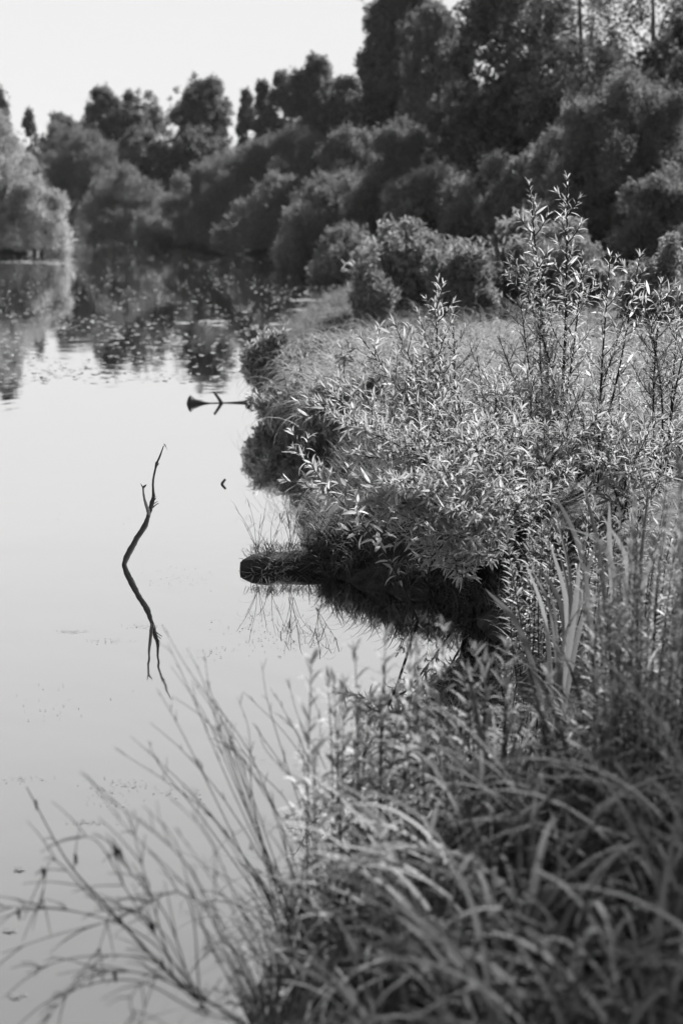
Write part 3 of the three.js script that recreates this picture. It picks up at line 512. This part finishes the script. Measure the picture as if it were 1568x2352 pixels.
// ---------------------------------------------------------------- dead branch in the pond, with a dragonfly
{
  const k = .6125, Q = (x, y, d = 8.72) => P((400 + x * 320 / 1447) * k, (1640 + y * 520 / 2352) * k, d), mm = 320 / 1447 * k / F * 8.72;
  const T = new Thing('dead_branch', 'bare forked dead branch standing in the open water', 'branch', W(285, 1301, 0));
  const limb = (name, l, seg = 10, parent) => { const c = new THREE.CatmullRomCurve3(l.map(([x, y, r, dd = 0]) => Q(x, y, 8.72 + dd)), false, 'centripetal'), n = l.length * 5, pts = c.getPoints(n), rad = pts.map((_, i) => { const t = i / n * (l.length - 1), j = Math.min(l.length - 2, Math.floor(t)); return (l[j][2] + (l[j + 1][2] - l[j][2]) * (t - j)) * mm; }); return T.mesh(name, new Soup().tube(pts, rad, seg, 1, .3), M.deadwood, parent); };
  limb('stem', [[280, 2330, 42], [300, 2180, 44], [335, 2050, 52], [400, 1920, 54], [520, 1700, 48], [640, 1520, 50], [700, 1350, 36], [745, 1220, 36], [775, 1100, 38], [795, 1000, 28], [788, 850, 18], [795, 700, 18], [828, 540, 17], [848, 450, 22], [868, 400, 17], [905, 320, 16], [968, 145, 8]].map(([x, y, r]) => [x, y, r, -.26 * (2180 - y) / 2040]), 12);
  const fork = limb('fork', [[718, 1290, 34, -.12], [680, 1170, 28, -.2], [640, 1030, 20, -.3], [622, 900, 16, -.39], [628, 845, 20, -.43], [658, 820, 14, -.45], [675, 800, 5, -.46]]);
  limb('twig', [[620, 860, 12, -.42], [600, 820, 9, -.44], [578, 782, 4, -.46]], 6, fork);
  limb('twig', [[785, 1195, 10, -.13], [830, 1150, 9, -.13], [882, 1118, 6, -.14]], 6); limb('twig', [[790, 1140, 8, -.13], [825, 1110, 8, -.14], [868, 1085, 5, -.15]], 6);
  for (const [p, q] of [[[805, 1060, 18], [840, 1028, 5]], [[760, 1110, 14], [737, 1080, 4]], [[840, 470, 12], [825, 418, 3]], [[855, 480, 14], [893, 438, 4]], [[810, 985, 6], [855, 1018, 2]]]) limb('twig', [[...p, -.26 * (2180 - p[1]) / 2040], [...q, -.26 * (2180 - q[1]) / 2040]], 6);
  const tip = Q(972, 140, 8.46), D = new Thing('dragonfly', 'tiny dragonfly perched on the tip of the dead branch', 'insect', tip);
  D.mesh('body', new Soup().tube([Q(965, 108, 8.46), Q(985, 122, 8.46), Q(1000, 148, 8.46), Q(1012, 170, 8.46), Q(1030, 212, 8.46)], [.0012, .0034, .003, .0014, .0009], 6), grey(.03));
  const wing = leafGeo(.22, .05, .1), wm = grey(.25, { transmission: .7, thickness: 0, roughness: .35, side: THREE.DoubleSide });
  for (const [x, z] of [[-1, -.6], [-.7, .5], [.8, -.7], [.9, .4]]) { const m = new THREE.Mesh(wing, wm); m.name = 'wing'; basis(V(x, .35, z), V(0, 1, 0), .026, 1).decompose(m.position, m.quaternion, m.scale); m.position.copy(Q(992, 135, 8.46)).sub(tip); D.o.add(m); }
}
// ---------------------------------------------------------------- driftwood by the sedge point, and a floating stick
{
  const d0 = -W(480, 927, 0).z, px = d0 / F * 460 / 1568 * .6125, X = x => P((640 + x * 460 / 1568) * .6125, 927, d0).x, T = new Thing('driftwood_log', 'half-sunk driftwood log with a flared root end and a forked stub', 'log', V(X(500), 0, -d0));
  const s = new Soup(), rows = [], sec = [[206, 4], [212, 40], [228, 78], [246, 102], [260, 116], [268, 98], [285, 84], [320, 62], [370, 42], [430, 22], [500, 11], [620, 11], [720, 13], [850, 20], [950, 28], [1060, 36], [1250, 40]];
  for (const [x, h] of sec) { const row = []; for (let k = 0; k < 12; k++) { const a = k / 12 * 6.283, j = 1 + .3 * noise.noise(x * .03, Math.cos(a) * 2, Math.sin(a) * 2); row.push(s.vert(X(x), Math.sin(a) * h * px * j, -d0 + Math.cos(a) * Math.max(h * .55, 10) * px * j - (x - 260) * px * .12)); } rows.push(row); }
  for (let k = 0; k + 1 < rows.length; k++) for (let j = 0; j < 12; j++) { const a = rows[k][j], b = rows[k][(j + 1) % 12], c = rows[k + 1][j], d = rows[k + 1][(j + 1) % 12]; s.tri(a, b, d); s.tri(a, d, c); }
  T.mesh('trunk', s, M.deadwood);
  const zz = x => -d0 - (x - 260) * px * .12;
  T.mesh('stub', new Soup().tube([V(X(660), -.01, zz(660)), V(X(632), 30 * px, zz(632)), V(X(600), 80 * px, zz(600)), V(X(552), 148 * px, zz(560))], [.022, .02, .018, .016], 8, 1, .2), M.deadwood);
  T.mesh('stub', new Soup().tube([V(X(1000), 0, zz(1000)), V(X(995), 45 * px, zz(995)), V(X(985), 78 * px, zz(985))], [.045, .04, .03], 8, 1, .3), M.deadwood);
  const a = W(512, 1112, 0), S = new Thing('floating_stick', 'short dark stick poking out of the open water', 'stick', a);
  S.mesh('stick', new Soup().tube([a.clone().add(V(-.012, -.02, 0)), a.clone().add(V(-.004, .01, 0)), a.clone().add(V(.02, .04, -.01))], [.012, .012, .009], 7, 1, .2), M.deadwood);
}
// ---------------------------------------------------------------- weeds at the water's edge, seen against the pale water
function weed(label, base, tips, r = .0018, bits = 7) {
  const T = new Thing('dry_weed', label, 'plant', base, 'dry weeds at the near water edge');
  for (const [u, v, d, bend = .08] of tips.flatMap((t, k) => k % 9 ? [t] : [t, [t[0] + rr(-35, 35), t[1] + rr(0, 90), t[2], rr(-.05, .25)]])) {
    const e = P(u, v, d), s = base.clone().add(V(rr(-.06, .06), -.03, rr(-.08, .08))), L = s.distanceTo(e), m = s.clone().lerp(e, .55).add(V(rr(-.07, .07) * L, L * bend, rr(-.05, .05) * L)), m2 = m.clone().lerp(e, .6).add(V(rr(-.05, .05) * L, rr(-.03, .05) * L, 0)), path = curve([s, m, m2, e], 12), st = new Soup().tube(path, lerpR(r, r * .35, 12), 5);
    for (let k = 0; k < bits; k++) { const i = 3 + Math.floor(rnd() * 9), q = path[i], dir = path[i].clone().sub(path[i - 1]).normalize().multiplyScalar(.8).add(V(rr(-.6, .6), rr(-.2, .6), rr(-.6, .6))).normalize(), l = rr(.01, .06); st.tube([q, q.clone().addScaledVector(dir, l * .6).add(V(0, .004, 0)), q.clone().addScaledVector(dir, l)], [r * .4, r * rr(.3, .8), r * .2], 4); }
    T.mesh('stem', st, M.dry);
  }
  return T.o;
}
const G0 = (x, d) => onGround(x, -d);
weed('sheaf of thin dark weed stems below the reflected branch', G0(-.12, 3.9), [[372, 1435, 4, .02], [392, 1530, 4.0], [430, 1490, 4], [470, 1500, 4.1], [345, 1660, 3.9], [340, 1700, 3.9], [400, 1600, 4], [440, 1560, 4.1], [480, 1600, 4.1], [515, 1640, 4.1], [360, 1580, 3.9], [300, 1690, 3.8], [265, 1720, 3.8], [545, 1600, 4.2]]);
weed('loose weed stems right of the dark sheaf, over pale water', G0(.02, 4.2), [[560, 1590, 4.2], [580, 1660, 4.2], [620, 1580, 4.3], [660, 1560, 4.3], [600, 1520, 4.3], [640, 1640, 4.2], [700, 1560, 4.3], [530, 1680, 4.1], [500, 1700, 4.1]]);
weed('spreading dark weed leaning out from the grass edge', G0(-.14, 3.1), [[185, 1770, 3.2, .15], [330, 1850, 3.2], [380, 1820, 3.2], [420, 1800, 3.2], [350, 1900, 3.1], [440, 1860, 3.1], [365, 2000, 3.0], [400, 1900, 3.1]], .0017, 5);
{
  const T = new Thing('dead_shrub', 'dead twiggy branch with clotted debris drooping over the water in the bottom corner', 'branch', G0(-.16, 2.75));
  const main = [[[560, 2350, 2.7], [400, 2245, 3.0], [250, 2085, 3.3], [160, 1985, 3.5], [62, 1808, 3.8]], [[480, 2300, 2.75], [330, 2150, 2.85], [180, 2095, 2.95], [70, 2085, 3.0], [-5, 2082, 3.0]], [[460, 2290, 2.75], [420, 2050, 2.9], [270, 2110, 2.9], [120, 2150, 2.95], [5, 2190, 3]], [[470, 2300, 2.75], [345, 2240, 2.8], [210, 2235, 2.85], [130, 2290, 2.85]], [[450, 2300, 2.7], [330, 2200, 2.8], [170, 2200, 2.9], [60, 2235, 2.95]], [[430, 2280, 2.7], [370, 2240, 2.75], [300, 2312, 2.72], [330, 2370, 2.7]], [[330, 2170, 2.85], [200, 2050, 2.95], [120, 1975, 3], [95, 2085, 3]], [[470, 2320, 2.75], [300, 2060, 2.9], [220, 1930, 3], [180, 1920, 3]], [[450, 2300, 2.75], [380, 2100, 2.85], [290, 1990, 2.95], [258, 1930, 3.0]], [[470, 2330, 2.7], [280, 2250, 2.8], [160, 2280, 2.85], [110, 2340, 2.8]], [[400, 2245, 2.8], [330, 2000, 2.9], [300, 1880, 3.0]], [[480, 2330, 2.7], [340, 2110, 2.85], [260, 2090, 2.9], [240, 2140, 2.9], [205, 2270, 2.85]]];
  main.forEach((l, k) => {
    const path = curve(l.map(p => P(p[0], p[1], p[2] + (p[2] > 2.72 && k ? .35 : 0))), 18), r = k ? .0022 : .0045, s = new Soup().tube(path, lerpR(r, r * .35, 18), 5, 1, .4), tw = new Soup();
    for (let j = 0; j < 11; j++) { const i = 4 + Math.floor(rnd() * 14), q = path[i], dir = path[i].clone().sub(path[i - 1]).normalize().add(V(rr(-1, .6), rr(-.9, .5), rr(-.6, .6))).normalize(), L = rr(.02, .16); tw.tube(curve([q, q.clone().addScaledVector(dir, L * .5).add(V(0, .008, 0)), q.clone().addScaledVector(dir, L)], 4), lerpR(.0016, .0008, 4), 4); if (rnd() < .1) { const c = q.clone().addScaledVector(dir, L * .3); s.tube([c.clone().add(V(0, .012, 0)), c, c.clone().add(V(.003, -.02, 0))], [.002, .005, .002], 6, 1, .5); } }
    T.mesh('branch', s, M.dry); T.mesh('twigs', tw, M.dry, T.o, 'stuff');
  });
}
{                                                                   // dark tangle of leaves at the bank's edge
  const spots = [[-.18, 2.5], [-.2, 2.9], [-.17, 3.3], [-.1, 3.7]], words = ['lowest', 'second', 'third', 'uppermost'];
  spots.forEach(([x, d], i) => {
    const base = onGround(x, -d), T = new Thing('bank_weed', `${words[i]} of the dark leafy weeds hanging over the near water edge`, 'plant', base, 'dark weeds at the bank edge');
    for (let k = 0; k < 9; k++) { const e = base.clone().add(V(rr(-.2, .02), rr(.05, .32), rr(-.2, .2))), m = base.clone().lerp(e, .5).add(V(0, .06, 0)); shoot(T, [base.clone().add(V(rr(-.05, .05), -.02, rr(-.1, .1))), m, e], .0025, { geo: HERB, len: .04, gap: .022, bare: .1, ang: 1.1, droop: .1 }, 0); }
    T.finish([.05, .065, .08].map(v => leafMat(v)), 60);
  });
}
// ---------------------------------------------------------------- floating leaves and scum
function floaters(name, label, n, place, size, tone, flat = .3) {
  const s = new Soup(), c0 = s.vert(0, .12, 0), ring = []; for (let k = 0; k < 8; k++) { const a = k / 8 * 6.283, r = 1 + .25 * Math.sin(a * 3 + 1); ring.push(s.vert(Math.cos(a) * r, 0, Math.sin(a) * r * .75)); } for (let k = 0; k < 8; k++) s.tri(c0, ring[(k + 1) % 8], ring[k]);
  const im = new THREE.InstancedMesh(s.geo(), grey(tone, { side: THREE.DoubleSide, roughness: .7 }), n), m = new THREE.Matrix4(), c = new THREE.Color();
  for (let k = 0; k < n; k++) { const p = place(); p.y = .004; const z = size * rr(.5, 1.4) * (p.k ?? 1); im.setMatrixAt(k, m.compose(p, new THREE.Quaternion().setFromEuler(new THREE.Euler(rr(-flat, flat) * .4, rr(0, 6.28), rr(-flat, flat) * .4)), V(z, z, z * rr(.4, 1)))); const g = rr(.6, 1.3); im.setColorAt(k, c.setRGB(g, g, g)); }
  im.name = name; scene.add(tag(im, label, 'leaves', null, 'stuff'));
}
const px2 = (u, v) => W(u, v, 0);
floaters('floating_leaves', 'pale leaves floating on the dark far water', 2300, () => { for (let t = 0; t < 99; t++) { const u = rr(-60, 820), v = 556 + Math.pow(rnd(), 1.5) * 325, p = px2(u, v), dens = noise.noise(u * .012, v * .03, 3); if (pondDist(p.x, p.z) < -.3 && dens > rr(-.5, .3)) return p; } return px2(300, 650); }, .048, .08);
const mats = [[490, 738, 50, 5], [420, 742, 18, 3], [100, 573, 90, 3], [60, 602, 80, 4], [130, 606, 40, 3], [560, 592, 50, 2], [700, 612, 60, 2], [700, 690, 40, 4], [760, 690, 50, 3], [640, 745, 30, 3], [690, 712, 50, 3], [500, 748, 25, 3]];
floaters('floating_scum', 'streaks of pale plant scum on the far water', 800, () => { const [u, v, w, h] = pick(mats), p = px2(u + gauss() * w * .5, v + gauss() * h * .5); p.k = Math.min(1.8, -p.z / 30); return p; }, .055, .065);
const near = [[165, 1451, 25, 3], [250, 1472, 35, 6], [330, 1440, 30, 5], [60, 1790, 40, 10], [45, 1998, 8, 4], [200, 1890, 40, 6], [280, 1800, 60, 20], [560, 1440, 60, 30], [640, 1480, 70, 30], [380, 1820, 80, 30], [40, 2290, 20, 8], [240, 1830, 40, 25], [720, 1460, 60, 30], [20, 2140, 10, 4], [180, 1180, 120, 60], [120, 1620, 110, 50], [420, 1330, 60, 30], [480, 1500, 50, 20]];
floaters('floating_specks', 'tiny leaf specks and bubbles floating on the near water', 760, () => { const [u, v, w, h] = pick(near); return px2(u + gauss() * w, v + gauss() * h * .7); }, .0045, .05);

scene.traverse(o => { if (o.isMesh) { o.castShadow = o.receiveShadow = true; } });
scene.updateMatrixWorld(true);
{ let t = 0, c = 0, n = 0; scene.traverse(o => { if (o.isInstancedMesh) c += o.count; else if (o.isMesh) { t += o.geometry.index ? o.geometry.index.count / 3 : 0; n++; } }); console.log('meshes', n, 'triangles', t, 'copies', c, 'tussocks', fgSpots.length); }
renderer.render(scene, camera);
